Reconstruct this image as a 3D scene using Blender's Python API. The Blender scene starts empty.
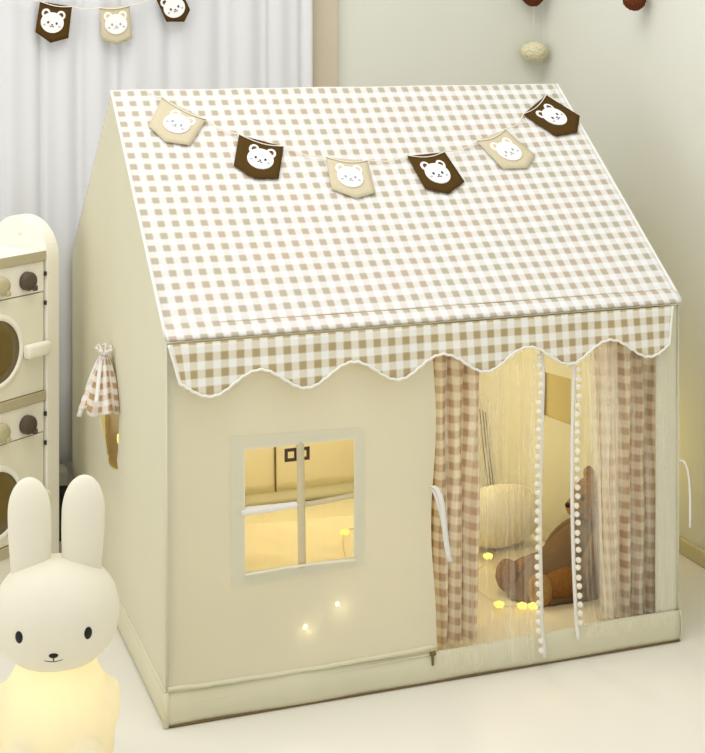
import bpy, bmesh, math, random
from mathutils import Vector, Matrix, noise
random.seed(7)
PI = math.pi
scene = bpy.context.scene
COL = scene.collection

# ------------------------------------------------------------------ materials
def lin(r, g, b):
    def f(c):
        c /= 255.0
        return c / 12.92 if c <= 0.04045 else ((c + 0.055) / 1.055) ** 2.4
    return (f(r), f(g), f(b), 1.0)

def new_mat(name):
    m = bpy.data.materials.new(name)
    m.use_nodes = True
    nt = m.node_tree
    nt.nodes.clear()
    out = nt.nodes.new('ShaderNodeOutputMaterial')
    return m, nt, out

def noise_colour(nt, c, var=0.05, scale=30.0, uv=False):
    tc = nt.nodes.new('ShaderNodeTexCoord')
    n = nt.nodes.new('ShaderNodeTexNoise')
    n.inputs['Scale'].default_value = scale
    n.inputs['Detail'].default_value = 3
    nt.links.new(tc.outputs['UV' if uv else 'Object'], n.inputs['Vector'])
    mx = nt.nodes.new('ShaderNodeMix')
    mx.data_type = 'RGBA'
    mx.inputs[6].default_value = tuple(v * (1 - var) for v in c[:3]) + (1,)
    mx.inputs[7].default_value = tuple(min(1, v * (1 + var)) for v in c[:3]) + (1,)
    nt.links.new(n.outputs['Fac'], mx.inputs[0])
    return mx.outputs[2], n

def plain(name, rgb, rough=0.6, var=0.04, scale=30, bump=0.0, spec=0.3, metal=0.0, coat=0.0):
    m, nt, out = new_mat(name)
    p = nt.nodes.new('ShaderNodeBsdfPrincipled')
    c, n = noise_colour(nt, lin(*rgb), var, scale)
    nt.links.new(c, p.inputs['Base Color'])
    p.inputs['Roughness'].default_value = rough
    p.inputs['Specular IOR Level'].default_value = spec
    p.inputs['Metallic'].default_value = metal
    p.inputs['Coat Weight'].default_value = coat
    if bump:
        b = nt.nodes.new('ShaderNodeBump')
        b.inputs['Strength'].default_value = bump
        b.inputs['Distance'].default_value = 0.01
        nt.links.new(n.outputs['Fac'], b.inputs['Height'])
        nt.links.new(b.outputs['Normal'], p.inputs['Normal'])
    nt.links.new(p.outputs[0], out.inputs[0])
    return m

def cloth(name, rgb, transl=0.25, transp=0.0, var=0.03, scale=14, bump=0.25):
    m, nt, out = new_mat(name)
    c, n = noise_colour(nt, lin(*rgb), var, scale)
    d = nt.nodes.new('ShaderNodeBsdfDiffuse')
    t = nt.nodes.new('ShaderNodeBsdfTranslucent')
    nt.links.new(c, d.inputs[0]); nt.links.new(c, t.inputs[0])
    mx = nt.nodes.new('ShaderNodeMixShader'); mx.inputs[0].default_value = transl
    nt.links.new(d.outputs[0], mx.inputs[1]); nt.links.new(t.outputs[0], mx.inputs[2])
    if bump:
        n2 = nt.nodes.new('ShaderNodeTexNoise'); n2.inputs['Scale'].default_value = 5; n2.inputs['Detail'].default_value = 2
        tc = nt.nodes.new('ShaderNodeTexCoord'); nt.links.new(tc.outputs['Object'], n2.inputs['Vector'])
        b = nt.nodes.new('ShaderNodeBump'); b.inputs['Strength'].default_value = bump; b.inputs['Distance'].default_value = 0.03
        nt.links.new(n2.outputs['Fac'], b.inputs['Height']); nt.links.new(b.outputs[0], d.inputs['Normal'])
    last = mx
    if transp > 0:
        tr = nt.nodes.new('ShaderNodeBsdfTransparent')
        m2 = nt.nodes.new('ShaderNodeMixShader'); m2.inputs[0].default_value = transp
        nt.links.new(mx.outputs[0], m2.inputs[1]); nt.links.new(tr.outputs[0], m2.inputs[2])
        last = m2
    nt.links.new(last.outputs[0], out.inputs[0])
    return m

def gingham(name, white, mid, dark, period=0.035, transl=0.15, soft=0.06, accent=None):
    """woven check: two sets of stripes, UV measured in metres"""
    m, nt, out = new_mat(name)
    N = nt.nodes; L = nt.links
    tc = N.new('ShaderNodeTexCoord')
    sep = N.new('ShaderNodeSeparateXYZ'); L.new(tc.outputs['UV'], sep.inputs[0])
    def stripe(sock):
        a = N.new('ShaderNodeMath'); a.operation = 'MULTIPLY'; a.inputs[1].default_value = 1.0 / period; L.new(sock, a.inputs[0])
        b = N.new('ShaderNodeMath'); b.operation = 'PINGPONG'; b.inputs[1].default_value = 0.5; L.new(a.outputs[0], b.inputs[0])
        r = N.new('ShaderNodeMapRange'); r.inputs['From Min'].default_value = 0.25 - soft; r.inputs['From Max'].default_value = 0.25 + soft
        L.new(b.outputs[0], r.inputs['Value'])
        return r.outputs[0]
    sx = stripe(sep.outputs['X']); sy = stripe(sep.outputs['Y'])
    mx = N.new('ShaderNodeMath'); mx.operation = 'MAXIMUM'; L.new(sx, mx.inputs[0]); L.new(sy, mx.inputs[1])
    mn = N.new('ShaderNodeMath'); mn.operation = 'MULTIPLY'; L.new(sx, mn.inputs[0]); L.new(sy, mn.inputs[1])
    c1 = N.new('ShaderNodeMix'); c1.data_type = 'RGBA'
    c1.inputs[6].default_value = lin(*white); c1.inputs[7].default_value = lin(*mid); L.new(mx.outputs[0], c1.inputs[0])
    c2 = N.new('ShaderNodeMix'); c2.data_type = 'RGBA'
    L.new(c1.outputs[2], c2.inputs[6]); L.new(mn.outputs[0], c2.inputs[0])
    c2.inputs[7].default_value = lin(*dark)
    if accent:
        nz = N.new('ShaderNodeTexNoise'); nz.inputs['Scale'].default_value = 9; L.new(tc.outputs['UV'], nz.inputs['Vector'])
        ca = N.new('ShaderNodeMix'); ca.data_type = 'RGBA'
        ca.inputs[6].default_value = lin(*dark); ca.inputs[7].default_value = lin(*accent); 
        rr = N.new('ShaderNodeMapRange'); rr.inputs['From Min'].default_value = 0.4; rr.inputs['From Max'].default_value = 0.65
        L.new(nz.outputs['Fac'], rr.inputs['Value']); L.new(rr.outputs[0], ca.inputs[0])
        L.new(ca.outputs[2], c2.inputs[7])
    d = N.new('ShaderNodeBsdfDiffuse'); t = N.new('ShaderNodeBsdfTranslucent')
    L.new(c2.outputs[2], d.inputs[0]); L.new(c2.outputs[2], t.inputs[0])
    ms = N.new('ShaderNodeMixShader'); ms.inputs[0].default_value = transl
    L.new(d.outputs[0], ms.inputs[1]); L.new(t.outputs[0], ms.inputs[2]); L.new(ms.outputs[0], out.inputs[0])
    return m

def sheer(name, rgb, opacity):
    m, nt, out = new_mat(name)
    tc = nt.nodes.new('ShaderNodeTexCoord')
    n = nt.nodes.new('ShaderNodeTexNoise'); n.inputs['Scale'].default_value = 1.0; n.inputs['Detail'].default_value = 3
    mp = nt.nodes.new('ShaderNodeMapping'); mp.inputs['Scale'].default_value = (26, 1.1, 1)
    nt.links.new(tc.outputs['UV'], mp.inputs['Vector']); nt.links.new(mp.outputs[0], n.inputs['Vector'])
    r = nt.nodes.new('ShaderNodeMapRange')
    r.inputs['From Min'].default_value = 0.42; r.inputs['From Max'].default_value = 0.75
    r.inputs['To Min'].default_value = opacity * 0.55; r.inputs['To Max'].default_value = min(0.85, opacity * 2.6)
    nt.links.new(n.outputs['Fac'], r.inputs['Value'])
    d = nt.nodes.new('ShaderNodeBsdfDiffuse'); d.inputs[0].default_value = lin(*rgb)
    t = nt.nodes.new('ShaderNodeBsdfTranslucent'); t.inputs[0].default_value = lin(*rgb)
    mx = nt.nodes.new('ShaderNodeMixShader'); mx.inputs[0].default_value = 0.4
    nt.links.new(d.outputs[0], mx.inputs[1]); nt.links.new(t.outputs[0], mx.inputs[2])
    tr = nt.nodes.new('ShaderNodeBsdfTransparent')
    m2 = nt.nodes.new('ShaderNodeMixShader')
    nt.links.new(r.outputs[0], m2.inputs[0])
    nt.links.new(tr.outputs[0], m2.inputs[1]); nt.links.new(mx.outputs[0], m2.inputs[2])
    nt.links.new(m2.outputs[0], out.inputs[0])
    return m

def glow(name, rgb, strength):
    m, nt, out = new_mat(name)
    e = nt.nodes.new('ShaderNodeEmission'); e.inputs[0].default_value = lin(*rgb); e.inputs[1].default_value = strength
    nt.links.new(e.outputs[0], out.inputs[0])
    return m

M = {}
M['wall'] = plain('wall_paint', (222, 223, 212), 0.85, 0.02, 3, spec=0.1)
M['rwall'] = plain('right_wall_paint', (226, 226, 217), 0.85, 0.02, 3, spec=0.1)
M['trim'] = plain('tan_trim', (204, 192, 170), 0.7, 0.05, 8)
M['base'] = plain('baseboard_paint', (208, 198, 162), 0.6, 0.04, 10)
M['floor'] = plain('glossy_cream_floor', (233, 230, 221), 0.22, 0.015, 2.0, spec=0.35)
M['curtain'] = cloth('white_curtain', (243, 244, 246), 0.25, 0, 0.02, 4, 0)
M['canvas'] = cloth('cream_canvas', (233, 230, 208), 0.22, 0.0, 0.02, 4)
M['canvas_thin'] = cloth('cream_canvas_thin', (226, 223, 204), 0.25, 0.035, 0.02, 4)
M['border'] = cloth('pale_window_border', (232, 230, 210), 0.25, 0, 0.02, 4)
M['band'] = cloth('cream_band', (228, 224, 197), 0.1, 0, 0.03, 6)
M['backcanvas'] = cloth('inner_canvas', (250, 241, 208), 0.25, 0, 0.03, 5)
M['edging'] = cloth('pale_edging', (240, 236, 214), 0.1, 0, 0.03, 40, 0)
M['piping'] = cloth('white_piping', (246, 245, 238), 0.1, 0, 0.06, 200, 0)
M['seam'] = plain('seam_thread', (120, 100, 62), 0.8)
M['stitch_shade'] = plain('hem_stitch_shadow', (186, 172, 146), 0.9)  # thread tone with the seam's shadow put into it
M['roof'] = gingham('roof_gingham', (243, 245, 247), (233, 230, 224), (190, 184, 166), 0.0335, 0.12, 0.055, (200, 183, 167))
M['valance'] = gingham('valance_gingham', (248, 248, 244), (232, 225, 206), (186, 167, 126), 0.033, 0.1, 0.05)
M['door_gingham'] = gingham('curtain_gingham', (238, 230, 210), (214, 195, 166), (176, 143, 108), 0.034, 0.3, 0.06)
M['tied_gingham'] = gingham('tied_gingham', (248, 244, 238), (238, 226, 212), (190, 160, 122), 0.04, 0.2, 0.05)
M['sheer'] = sheer('white_tulle', (250, 247, 236), 0.15)
M['sheer_dense'] = sheer('white_tulle_gathered', (250, 247, 238), 0.40)
M['pom'] = cloth('white_pompom', (252, 249, 240), 0.3, 0, 0.05, 300, 0)
M['ribbon'] = cloth('white_ribbon', (250, 249, 246), 0.25, 0, 0.02, 60, 0)
M['window_strip'] = cloth('window_strip', (226, 217, 186), 0.3, 0, 0.03, 30, 0)
M['window_film'] = sheer('window_film', (250, 238, 208), 0.012)
M['brown_flap'] = cloth('brown_flap', (192, 175, 138), 0.2, 0, 0.05, 20, 0)
M['olive_flap'] = cloth('olive_flap', (200, 186, 138), 0.2, 0, 0.04, 20, 0)
M['mark'] = plain('dark_buckle', (72, 52, 34), 0.5)
M['flag_dark'] = plain('dark_brown_felt', (84, 62, 30), 0.95, 0.12, 300, spec=0.05)
M['flag_beige'] = plain('beige_felt', (207, 197, 168), 0.95, 0.06, 300, spec=0.05)
M['bear_white'] = plain('white_felt', (246, 245, 243), 0.9, 0.02, 100, spec=0.05)
M['bear_ear_dark'] = plain('ear_brown', (92, 70, 46), 0.9)
M['bear_ear_beige'] = plain('ear_beige', (214, 198, 160), 0.9)
M['bear_eye_dark'] = plain('eye_slate', (58, 66, 84), 0.6)
M['bear_eye_pale'] = plain('eye_grey', (158, 166, 172), 0.6)
M['bear_cheek'] = plain('cheek_grey', (176, 184, 190), 0.8)
M['string'] = plain('white_string', (238, 232, 218), 0.9)
M['wood_white'] = plain('cream_painted_wood', (250, 247, 234), 0.5, 0.02, 8)
M['wood_front'] = plain('cream_cabinet_front', (244, 240, 222), 0.5, 0.02, 8)
M['wood_tan'] = plain('tan_board', (192, 182, 150), 0.55, 0.08, 12)
M['oven_glass'] = plain('smoky_olive_glass', (112, 92, 38), 0.2, 0.15, 6, spec=0.5)
M['knob_dark'] = plain('dark_grey_brown_knob', (92, 80, 70), 0.5, 0.1, 80)
M['knob_pale'] = plain('beige_knob', (196, 188, 152), 0.5)
M['gap'] = plain('dark_gap', (70, 60, 45), 0.8)
M['fur'] = plain('brown_plush', (138, 96, 50), 1.0, 0.35, 160, 0.6, spec=0.05)
M['fur_tan'] = plain('tan_plush', (166, 130, 76), 1.0, 0.2, 160, 0.5, spec=0.05)
M['dress'] = plain('taupe_dress_cloth', (122, 98, 72), 0.9, 0.08, 60, 0.2, spec=0.05)
M['dark_eye'] = plain('black_eye', (24, 20, 18), 0.3)
M['cushion'] = cloth('pale_cushion', (250, 242, 212), 0.1, 0, 0.03, 12, 0.2)
M['quilt'] = cloth('cream_quilt', (238, 225, 190), 0.1, 0, 0.04, 14, 0.5)
M['mat'] = plain('tent_floor_cloth', (220, 200, 150), 0.9)
M['bulb'] = glow('warm_bulb', (255, 226, 110), 1.5)
M['bulb_hot'] = glow('bright_bulb', (255, 240, 190), 40.0)
M['wire'] = plain('clear_wire', (214, 196, 140), 0.5)
M['pom_brown'] = plain('brown_yarn', (112, 62, 40), 1.0, 0.25, 120, 0.5, spec=0.05)
M['pom_cream'] = plain('cream_yarn', (232, 224, 190), 1.0, 0.2, 120, 0.5, spec=0.05)
M['box_grey'] = plain('grey_lid', (176, 172, 160), 0.7)
M['box_black'] = plain('black_box', (38, 42, 42), 0.6)
M['lamp_body'] = cloth('lamp_shell_body', (250, 244, 222), 0.45, 0, 0.01, 10, 0)
M['lamp_head'] = cloth('lamp_shell_head', (246, 243, 230), 0.35, 0, 0.01, 10, 0)
M['lamp_black'] = plain('lamp_black', (26, 22, 20), 0.35)

# ------------------------------------------------------------------ mesh helpers
def link_obj(name, bm, mat, parent=None, smooth=True, loc=None):
    me = bpy.data.meshes.new(name)
    bm.normal_update()
    bm.to_mesh(me); bm.free()
    mats = mat if isinstance(mat, (list, tuple)) else [mat]
    for mm in mats: me.materials.append(mm)
    if smooth:
        for p in me.polygons: p.use_smooth = True
    o = bpy.data.objects.new(name, me)
    COL.objects.link(o)
    if parent: o.parent = parent
    if loc: o.location = loc
    return o

def empty(name, loc, label, cat, group=None, rotz=0.0):
    o = bpy.data.objects.new(name, None)
    o.empty_display_size = 0.1
    COL.objects.link(o)
    o.location = loc; o.rotation_euler = (0, 0, rotz)
    o['label'] = label; o['category'] = cat
    if group: o['group'] = group
    return o

def tag(o, label, cat, group=None):
    o['label'] = label; o['category'] = cat
    if group: o['group'] = group
    return o

def struct(o):
    o['kind'] = 'structure'
    return o

def add_grid(bm, fn, nu, nv, uvfn=None, mi=0):
    """fn(u,v)->xyz with u,v in 0..1"""
    uvl = bm.loops.layers.uv.verify()
    vs = [[bm.verts.new(fn(i / nu, j / nv)) for i in range(nu + 1)] for j in range(nv + 1)]
    for j in range(nv):
        for i in range(nu):
            f = bm.faces.new((vs[j][i], vs[j][i + 1], vs[j + 1][i + 1], vs[j + 1][i]))
            f.material_index = mi
            if uvfn:
                for l, (a, b) in zip(f.loops, ((i, j), (i + 1, j), (i + 1, j + 1), (i, j + 1))):
                    l[uvl].uv = uvfn(a / nu, b / nv)
    return vs

def add_box(bm, x0, x1, y0, y1, z0, z1, bev=0.0, mat=None, mi=0):
    r = bmesh.ops.create_cube(bm, size=1.0)
    vs = r['verts']
    for v in vs:
        v.co = Vector(((x0 + x1) / 2 + v.co.x * (x1 - x0), (y0 + y1) / 2 + v.co.y * (y1 - y0), (z0 + z1) / 2 + v.co.z * (z1 - z0)))
    fs = set(f for v in vs for f in v.link_faces)
    for f in fs: f.material_index = mi
    if bev:
        es = list(set(e for v in vs for e in v.link_edges))
        rb = bmesh.ops.bevel(bm, geom=es, offset=bev, segments=3, profile=0.5, affect='EDGES')
        for f in rb['faces']: f.material_index = mi
        vs = list(set(list(rb['verts']) + [v for v in vs if v.is_valid]))
    if mat:
        bmesh.ops.transform(bm, matrix=mat, verts=[v for v in vs if v.is_valid])

def add_tube(bm, pts, rad, seg=8, closed=False, mi=0):
    pts = [Vector(p) for p in pts]
    n = len(pts)
    rings = []
    ref = None
    for i, p in enumerate(pts):
        if closed: t = pts[(i + 1) % n] - pts[i - 1]
        else: t = pts[min(i + 1, n - 1)] - pts[max(i - 1, 0)]
        t.normalize()
        if ref is None:
            ref = Vector((0, 0, 1)) if abs(t.z) < 0.9 else Vector((1, 0, 0))
        a = t.cross(ref); a.normalize(); b = a.cross(t); ref = b
        r = rad[i] if isinstance(rad, (list, tuple)) else rad
        rings.append([bm.verts.new(p + a * (math.cos(2 * PI * k / seg) * r) + b * (math.sin(2 * PI * k / seg) * r)) for k in range(seg)])
    m = n if closed else n - 1
    for i in range(m):
        A, B = rings[i], rings[(i + 1) % n]
        for k in range(seg):
            f = bm.faces.new((A[k], A[(k + 1) % seg], B[(k + 1) % seg], B[k])); f.material_index = mi
    if not closed:
        f = bm.faces.new(list(reversed(rings[0]))); f.material_index = mi
        f = bm.faces.new(rings[-1]); f.material_index = mi

def add_ell(bm, c, r, rot=None, seg=24, rings=16, mi=0, power=1.0):
    res = bmesh.ops.create_uvsphere(bm, u_segments=seg, v_segments=rings, radius=1.0)
    R = rot.to_4x4() if rot else Matrix.Identity(4)
    for v in res['verts']:
        p = v.co
        if power != 1.0:
            p = Vector([math.copysign(abs(q) ** power, q) for q in p])
        p = Vector((p.x * r[0], p.y * r[1], p.z * r[2]))
        v.co = (R @ p) + Vector(c)
        for f in v.link_faces: f.material_index = mi

def add_lathe(bm, prof, seg=32, mi=0, mat=None, cap=True):
    """prof: list of (radius, z)"""
    rings = []
    for r, z in prof:
        rings.append([bm.verts.new((r * math.cos(2 * PI * k / seg), r * math.sin(2 * PI * k / seg), z)) for k in range(seg)])
    for A, B in zip(rings, rings[1:]):
        for k in range(seg):
            f = bm.faces.new((A[k], A[(k + 1) % seg], B[(k + 1) % seg], B[k])); f.material_index = mi
    if cap:
        f = bm.faces.new(list(reversed(rings[0]))); f.material_index = mi
        f = bm.faces.new(rings[-1]); f.material_index = mi
    if mat:
        bmesh.ops.transform(bm, matrix=mat, verts=[v for R in rings for v in R])

def add_poly_hole(bm, outer, holes, mi=0, uv=False):
    """outer / holes: lists of 3-D points in one plane"""
    edges = []
    for loop in [outer] + holes:
        vs = [bm.verts.new(p) for p in loop]
        for i in range(len(vs)): edges.append(bm.edges.new((vs[i], vs[(i + 1) % len(vs)])))
    r = bmesh.ops.triangle_fill(bm, use_beauty=True, edges=edges)
    for g in r['geom']:
        if isinstance(g, bmesh.types.BMFace): g.material_index = mi

def solid(o, t, off=0.0):
    s = o.modifiers.new('thickness', 'SOLIDIFY'); s.thickness = t; s.offset = off
    return o

def bez(p0, p1, p2, p3, n=16):
    out = []
    for i in range(n + 1):
        t = i / n
        out.append(Vector(p0) * (1 - t) ** 3 + Vector(p1) * 3 * t * (1 - t) ** 2 + Vector(p2) * 3 * t * t * (1 - t) + Vector(p3) * t ** 3)
    return out

def resample(pts, step):
    pts = [Vector(p) for p in pts]
    out = [pts[0]]; acc = 0.0
    for a, b in zip(pts, pts[1:]):
        d = (b - a).length; s = step - acc
        while s <= d:
            out.append(a + (b - a) * (s / d)); s += step
        acc = d - (s - step)
    return out

def nz(x, y, z, s=1.0):
    return noise.noise(Vector((x * s, y * s, z * s)))

# ------------------------------------------------------------------ camera
cam_d = bpy.data.cameras.new('camera')
cam = bpy.data.objects.new('camera', cam_d)
COL.objects.link(cam)
cam.location = (-0.633, -2.8321, 1.4057)
cam.rotation_euler = (PI / 2, 0, -0.3492)
cam_d.sensor_fit = 'HORIZONTAL'
cam_d.sensor_width = 36
cam_d.lens = 1430.9 * 36 / 705
cam_d.shift_y = -(376.5 - 27.8) / 705
cam_d.clip_start = 0.05
scene.camera = cam

# ------------------------------------------------------------------ room
YB = 1.268; XR = 1.510
bm = bmesh.new(); add_box(bm, -2.6, XR + 0.1, -3.6, YB + 0.1, -0.06, 0.0); struct(link_obj('floor', bm, M['floor'], smooth=False))
bm = bmesh.new(); add_box(bm, -2.6, XR, YB, YB + 0.1, 0, 2.5); struct(link_obj('wall_back', bm, M['wall'], smooth=False))
bm = bmesh.new(); add_box(bm, XR, XR + 0.1, -3.6, YB + 0.1, 0, 2.5); struct(link_obj('wall_right', bm, M['rwall'], smooth=False))
bm = bmesh.new(); add_box(bm, XR - 0.013, XR, -3.6, YB, 0, 0.042, 0.004); struct(link_obj('baseboard_right', bm, M['base'], smooth=False))
bm = bmesh.new(); add_box(bm, 0.82, XR - 0.013, YB - 0.013, YB, 0, 0.042, 0.004); struct(link_obj('baseboard_back', bm, M['base'], smooth=False))
bm = bmesh.new(); add_box(bm, 0.66, 0.806, YB - 0.022, YB, 0, 2.5, 0.003); struct(link_obj('trim_1', bm, M['trim'], smooth=False))

# white pleated curtain along the back wall
def curtain_fn(u, v):
    x = -1.55 + u * (0.722 + 1.55)
    ph = x * 2 * PI / 0.13 + 2.4 * nz(x, 0, 0, 3)
    A = 0.0065 * (0.75 + 0.5 * nz(x, 4, v * 0.6, 4))
    y = 1.222 + A * math.sin(ph) + 0.004 * math.sin(ph * 2.3 + v)
    x += 0.008 * math.cos(ph) 
    return (x, y, 0.19 + v * 2.25)
bm = bmesh.new(); add_grid(bm, curtain_fn, 420, 10)
cur = solid(link_obj('window_curtain', bm, M['curtain']), 0.002)
tag(cur, 'long white pleated curtain hanging along the back wall behind the tent', 'curtain')

# ------------------------------------------------------------------ play tent
W, D, HE, HR = 1.192, 1.187, 0.780, 1.250
T = empty('play_tent', (0, 0, 0), 'cream house shaped play tent with a beige gingham roof and scalloped valance', 'play tent')
SL = math.hypot(D / 2, HR - HE)
dirS = Vector((0, -D / 2, -(HR - HE))) / SL
nrmF = Vector((0, -(HR - HE), D / 2)).normalized()
nrmB = Vector((0, (HR - HE), D / 2)).normalized()

def roof_pt(x, s, h=0.0):
    return Vector((x, D / 2, HR)) + dirS * s + nrmF * h
def roof_sag(x, s):
    a = max(0, math.sin(PI * min(1, max(0, x / W)))) * max(0, math.sin(PI * min(1, s / SL)))
    return -0.012 * a + 0.0018 * nz(x, s, 0, 7)
def hem(s):                                                # stitched fold near the eave
    d = SL - 0.030 - s
    return -0.004 * math.exp(-(d / 0.006) ** 2) + (0.0025 if d < 0 else 0)
bm = bmesh.new()
S1 = SL + 0.012
add_grid(bm, lambda u, v: roof_pt(-0.002 + u * 1.200, v * S1, 0.004 + roof_sag(-0.002 + u * 1.2, v * S1) + hem(v * S1)), 90, 130,
         lambda u, v: (u * 1.200 * 1.037 + 0.004, v * S1 * 0.93 + 0.006))
rf = solid(link_obj('roof_front', bm, M['roof'], T), 0.003)
bm = bmesh.new()
def back_pt(x, s, h=0.0):
    d = Vector((0, D / 2, -(HR - HE))) / SL
    return Vector((x, D / 2, HR)) + d * s + nrmB * h
add_grid(bm, lambda u, v: back_pt(-0.002 + u * 1.2, v * S1, 0.004), 30, 20, lambda u, v: (u * 1.212, v * S1))
solid(link_obj('roof_back', bm, M['roof'], T), 0.003)
# pale edging along the gable edges and ridge
for x in (-0.002, 1.198):
    bm = bmesh.new()
    add_tube(bm, [roof_pt(x, SL * k / 20 + 0.0, 0.0045) for k in range(21)], 0.0035, 8)
    link_obj('gable_piping', bm, M['piping'], T)
bm = bmesh.new(); add_tube(bm, [Vector((-0.002 + 1.200 * k / 20, D / 2, HR + 0.003 + 0.002 * nz(k, 0, 0, .4))) for k in range(21)], 0.0025, 8)
link_obj('ridge_piping', bm, M['piping'], T)
bm = bmesh.new()
add_tube(bm, [roof_pt(0.002 + 1.19 * k / 60, SL - 0.030 + 0.0012 * nz(k, 4, 0, .3), 0.0032 + 0.0008 * nz(k, 0, 3, .6)) for k in range(61)], 0.0010, 6)
link_obj('stitch_shadow_line', bm, M['stitch_shade'], T)  # seam thread, its dark colour standing in for the stitch shadow
# eave hem: padded fold along the lower edge
bm = bmesh.new()
add_tube(bm, [roof_pt(-0.002 + 1.200 * k / 40, S1 - 0.001, 0.001 + 0.0015 * nz(k, 2, 0, .5)) for k in range(41)], 0.0018, 8)
link_obj('eave_piping', bm, M['edging'], T)

# front panel beside the door, with the window hole
xs_w = (0.161, 0.402); zs_w = (0.292, 0.543)
def lines(a, b, cuts, n):
    pts = sorted([a] + list(cuts) + [b]); out = []
    for p, q in zip(pts, pts[1:]):
        k = max(1, round(n * (q - p) / (b - a)))
        out += [p + (q - p) * i / k for i in range(k)]
    return out + [b]
def front_y(x, z):
    y = -0.002 + 0.004 * nz(x, z, 3, 4)
    if z < 0.12: y -= 0.006 * (0.12 - z) / 0.05
    return y
bm = bmesh.new()
X = lines(0.0, 0.583, xs_w, 58); Z = lines(0.070, 0.785, zs_w, 60)
vv = {}
def gv(i, j):
    if (i, j) not in vv:
        x, z = X[i], Z[j]
        e = 0.0
        if x > 0.5: e = 0.006 * math.sin(z * 14) * (x - 0.5) / 0.083
        vv[(i, j)] = bm.verts.new((x + e, front_y(x, z), z + (-0.012 * x if abs(z - 0.292) < 1e-6 else 0)))
    return vv[(i, j)]
for j in range(len(Z) - 1):
    for i in range(len(X) - 1):
        if xs_w[0] - 1e-6 <= X[i] < xs_w[1] - 1e-6 and zs_w[0] - 1e-6 <= Z[j] < zs_w[1] - 1e-6: continue
        bm.faces.new((gv(i, j), gv(i + 1, j), gv(i + 1, j + 1), gv(i, j + 1)))
link_obj('front_panel', bm, M['canvas_thin'], T)
# door jamb at the right and lintel above the door
bm = bmesh.new(); add_grid(bm, lambda u, v: (1.134 + u * 0.058, -0.001 + 0.003 * nz(u, v, 1, 3), 0.06 + v * 0.725), 6, 40)
solid(link_obj('door_jamb', bm, M['canvas'], T), 0.003)
bm = bmesh.new(); add_grid(bm, lambda u, v: (0.583 + u * 0.56, 0.004, 0.715 + v * 0.07), 20, 4)
solid(link_obj('door_lintel', bm, M['canvas'], T), 0.003)
# base band all round
bm = bmesh.new()
def band_fn(u, v):
    return (0.0 + u * 1.192, -0.006 - 0.005 * math.sin(PI * v) + 0.003 * nz(u * 6, v, 0, 1), 0.002 + v * (0.068 + 0.003 * math.sin(u * 9)))
add_grid(bm, band_fn, 70, 6)
solid(link_obj('base_band', bm, M['band'], T), 0.004)
bm = bmesh.new(); add_grid(bm, lambda u, v: (-0.002 - 0.005 * math.sin(PI * v), D * u - 0.011 * (1 - u), 0.002 + v * 0.068), 50, 6)
solid(link_obj('base_band', bm, M['band'], T), 0.004)
bm = bmesh.new(); add_grid(bm, lambda u, v: (W + 0.002 + 0.004 * math.sin(PI * v), D * u - 0.01, 0.002 + v * 0.068), 50, 6)
solid(link_obj('base_band', bm, M['band'], T), 0.004)
bm = bmesh.new(); add_grid(bm, lambda u, v: (u * 1.192, D + 0.002, 0.002 + v * 0.068), 20, 3)
solid(link_obj('base_band', bm, M['band'], T), 0.004)
# rolled bottom seam of the front panel with its zip
bm = bmesh.new()
add_tube(bm, [(0.002 + 0.585 * k / 30, -0.009 + 0.002 * nz(k, 5, 0, .3), 0.078 - 0.004 * math.sin(k / 30 * PI) + 0.002 * nz(k, 0, 0, .4)) for k in range(31)], 0.0045, 8)
link_obj('rolled_seam', bm, M['band'], T)
bm = bmesh.new()
add_tube(bm, [(0.03 + 0.55 * k / 30, -0.0105, 0.058 - 0.016 * (1 - k / 30) ** 2 + 0.006 * k / 30) for k in range(31)], 0.0016, 8)
link_obj('stitched_fold', bm, M['band'], T)
bm = bmesh.new(); add_tube(bm, [(-0.002, -0.006, 0.002), (-0.002, -0.007, 0.035), (-0.002, -0.006, 0.07)], 0.0065, 10); link_obj('corner_piping', bm, M['band'], T)
bm = bmesh.new(); add_tube(bm, [(0.001, -0.004, 0.07), (0.0, -0.004, 0.4), (0.0, -0.003, 0.775)], 0.0022, 8); link_obj('corner_piping', bm, M['canvas'], T)
bm = bmesh.new(); add_tube(bm, [(1.192, -0.003, 0.07), (1.192, -0.003, 0.4), (1.192, -0.003, 0.775)], 0.0022, 8); link_obj('corner_piping', bm, M['canvas'], T)
bm = bmesh.new(); add_tube(bm, [(-0.003, -0.004 + D * k / 20, 0.072 + 0.002 * nz(k, 1, 0, .5)) for k in range(21)], 0.003, 8); link_obj('side_seam', bm, M['band'], T)
bm = bmesh.new(); add_tube(bm, [(0.0 + 1.192 * k / 20, -0.009, 0.003) for k in range(21)], 0.0022, 8); link_obj('hem_seam', bm, M['seam'], T)
bm = bmesh.new()
add_box(bm, 0.570, 0.584, -0.016, -0.008, 0.062, 0.069, 0.002)
add_box(bm, 0.5735, 0.5775, -0.018, -0.012, 0.042, 0.064, 0.001)
link_obj('zip_pull', bm, M['seam'], T, False)

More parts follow.
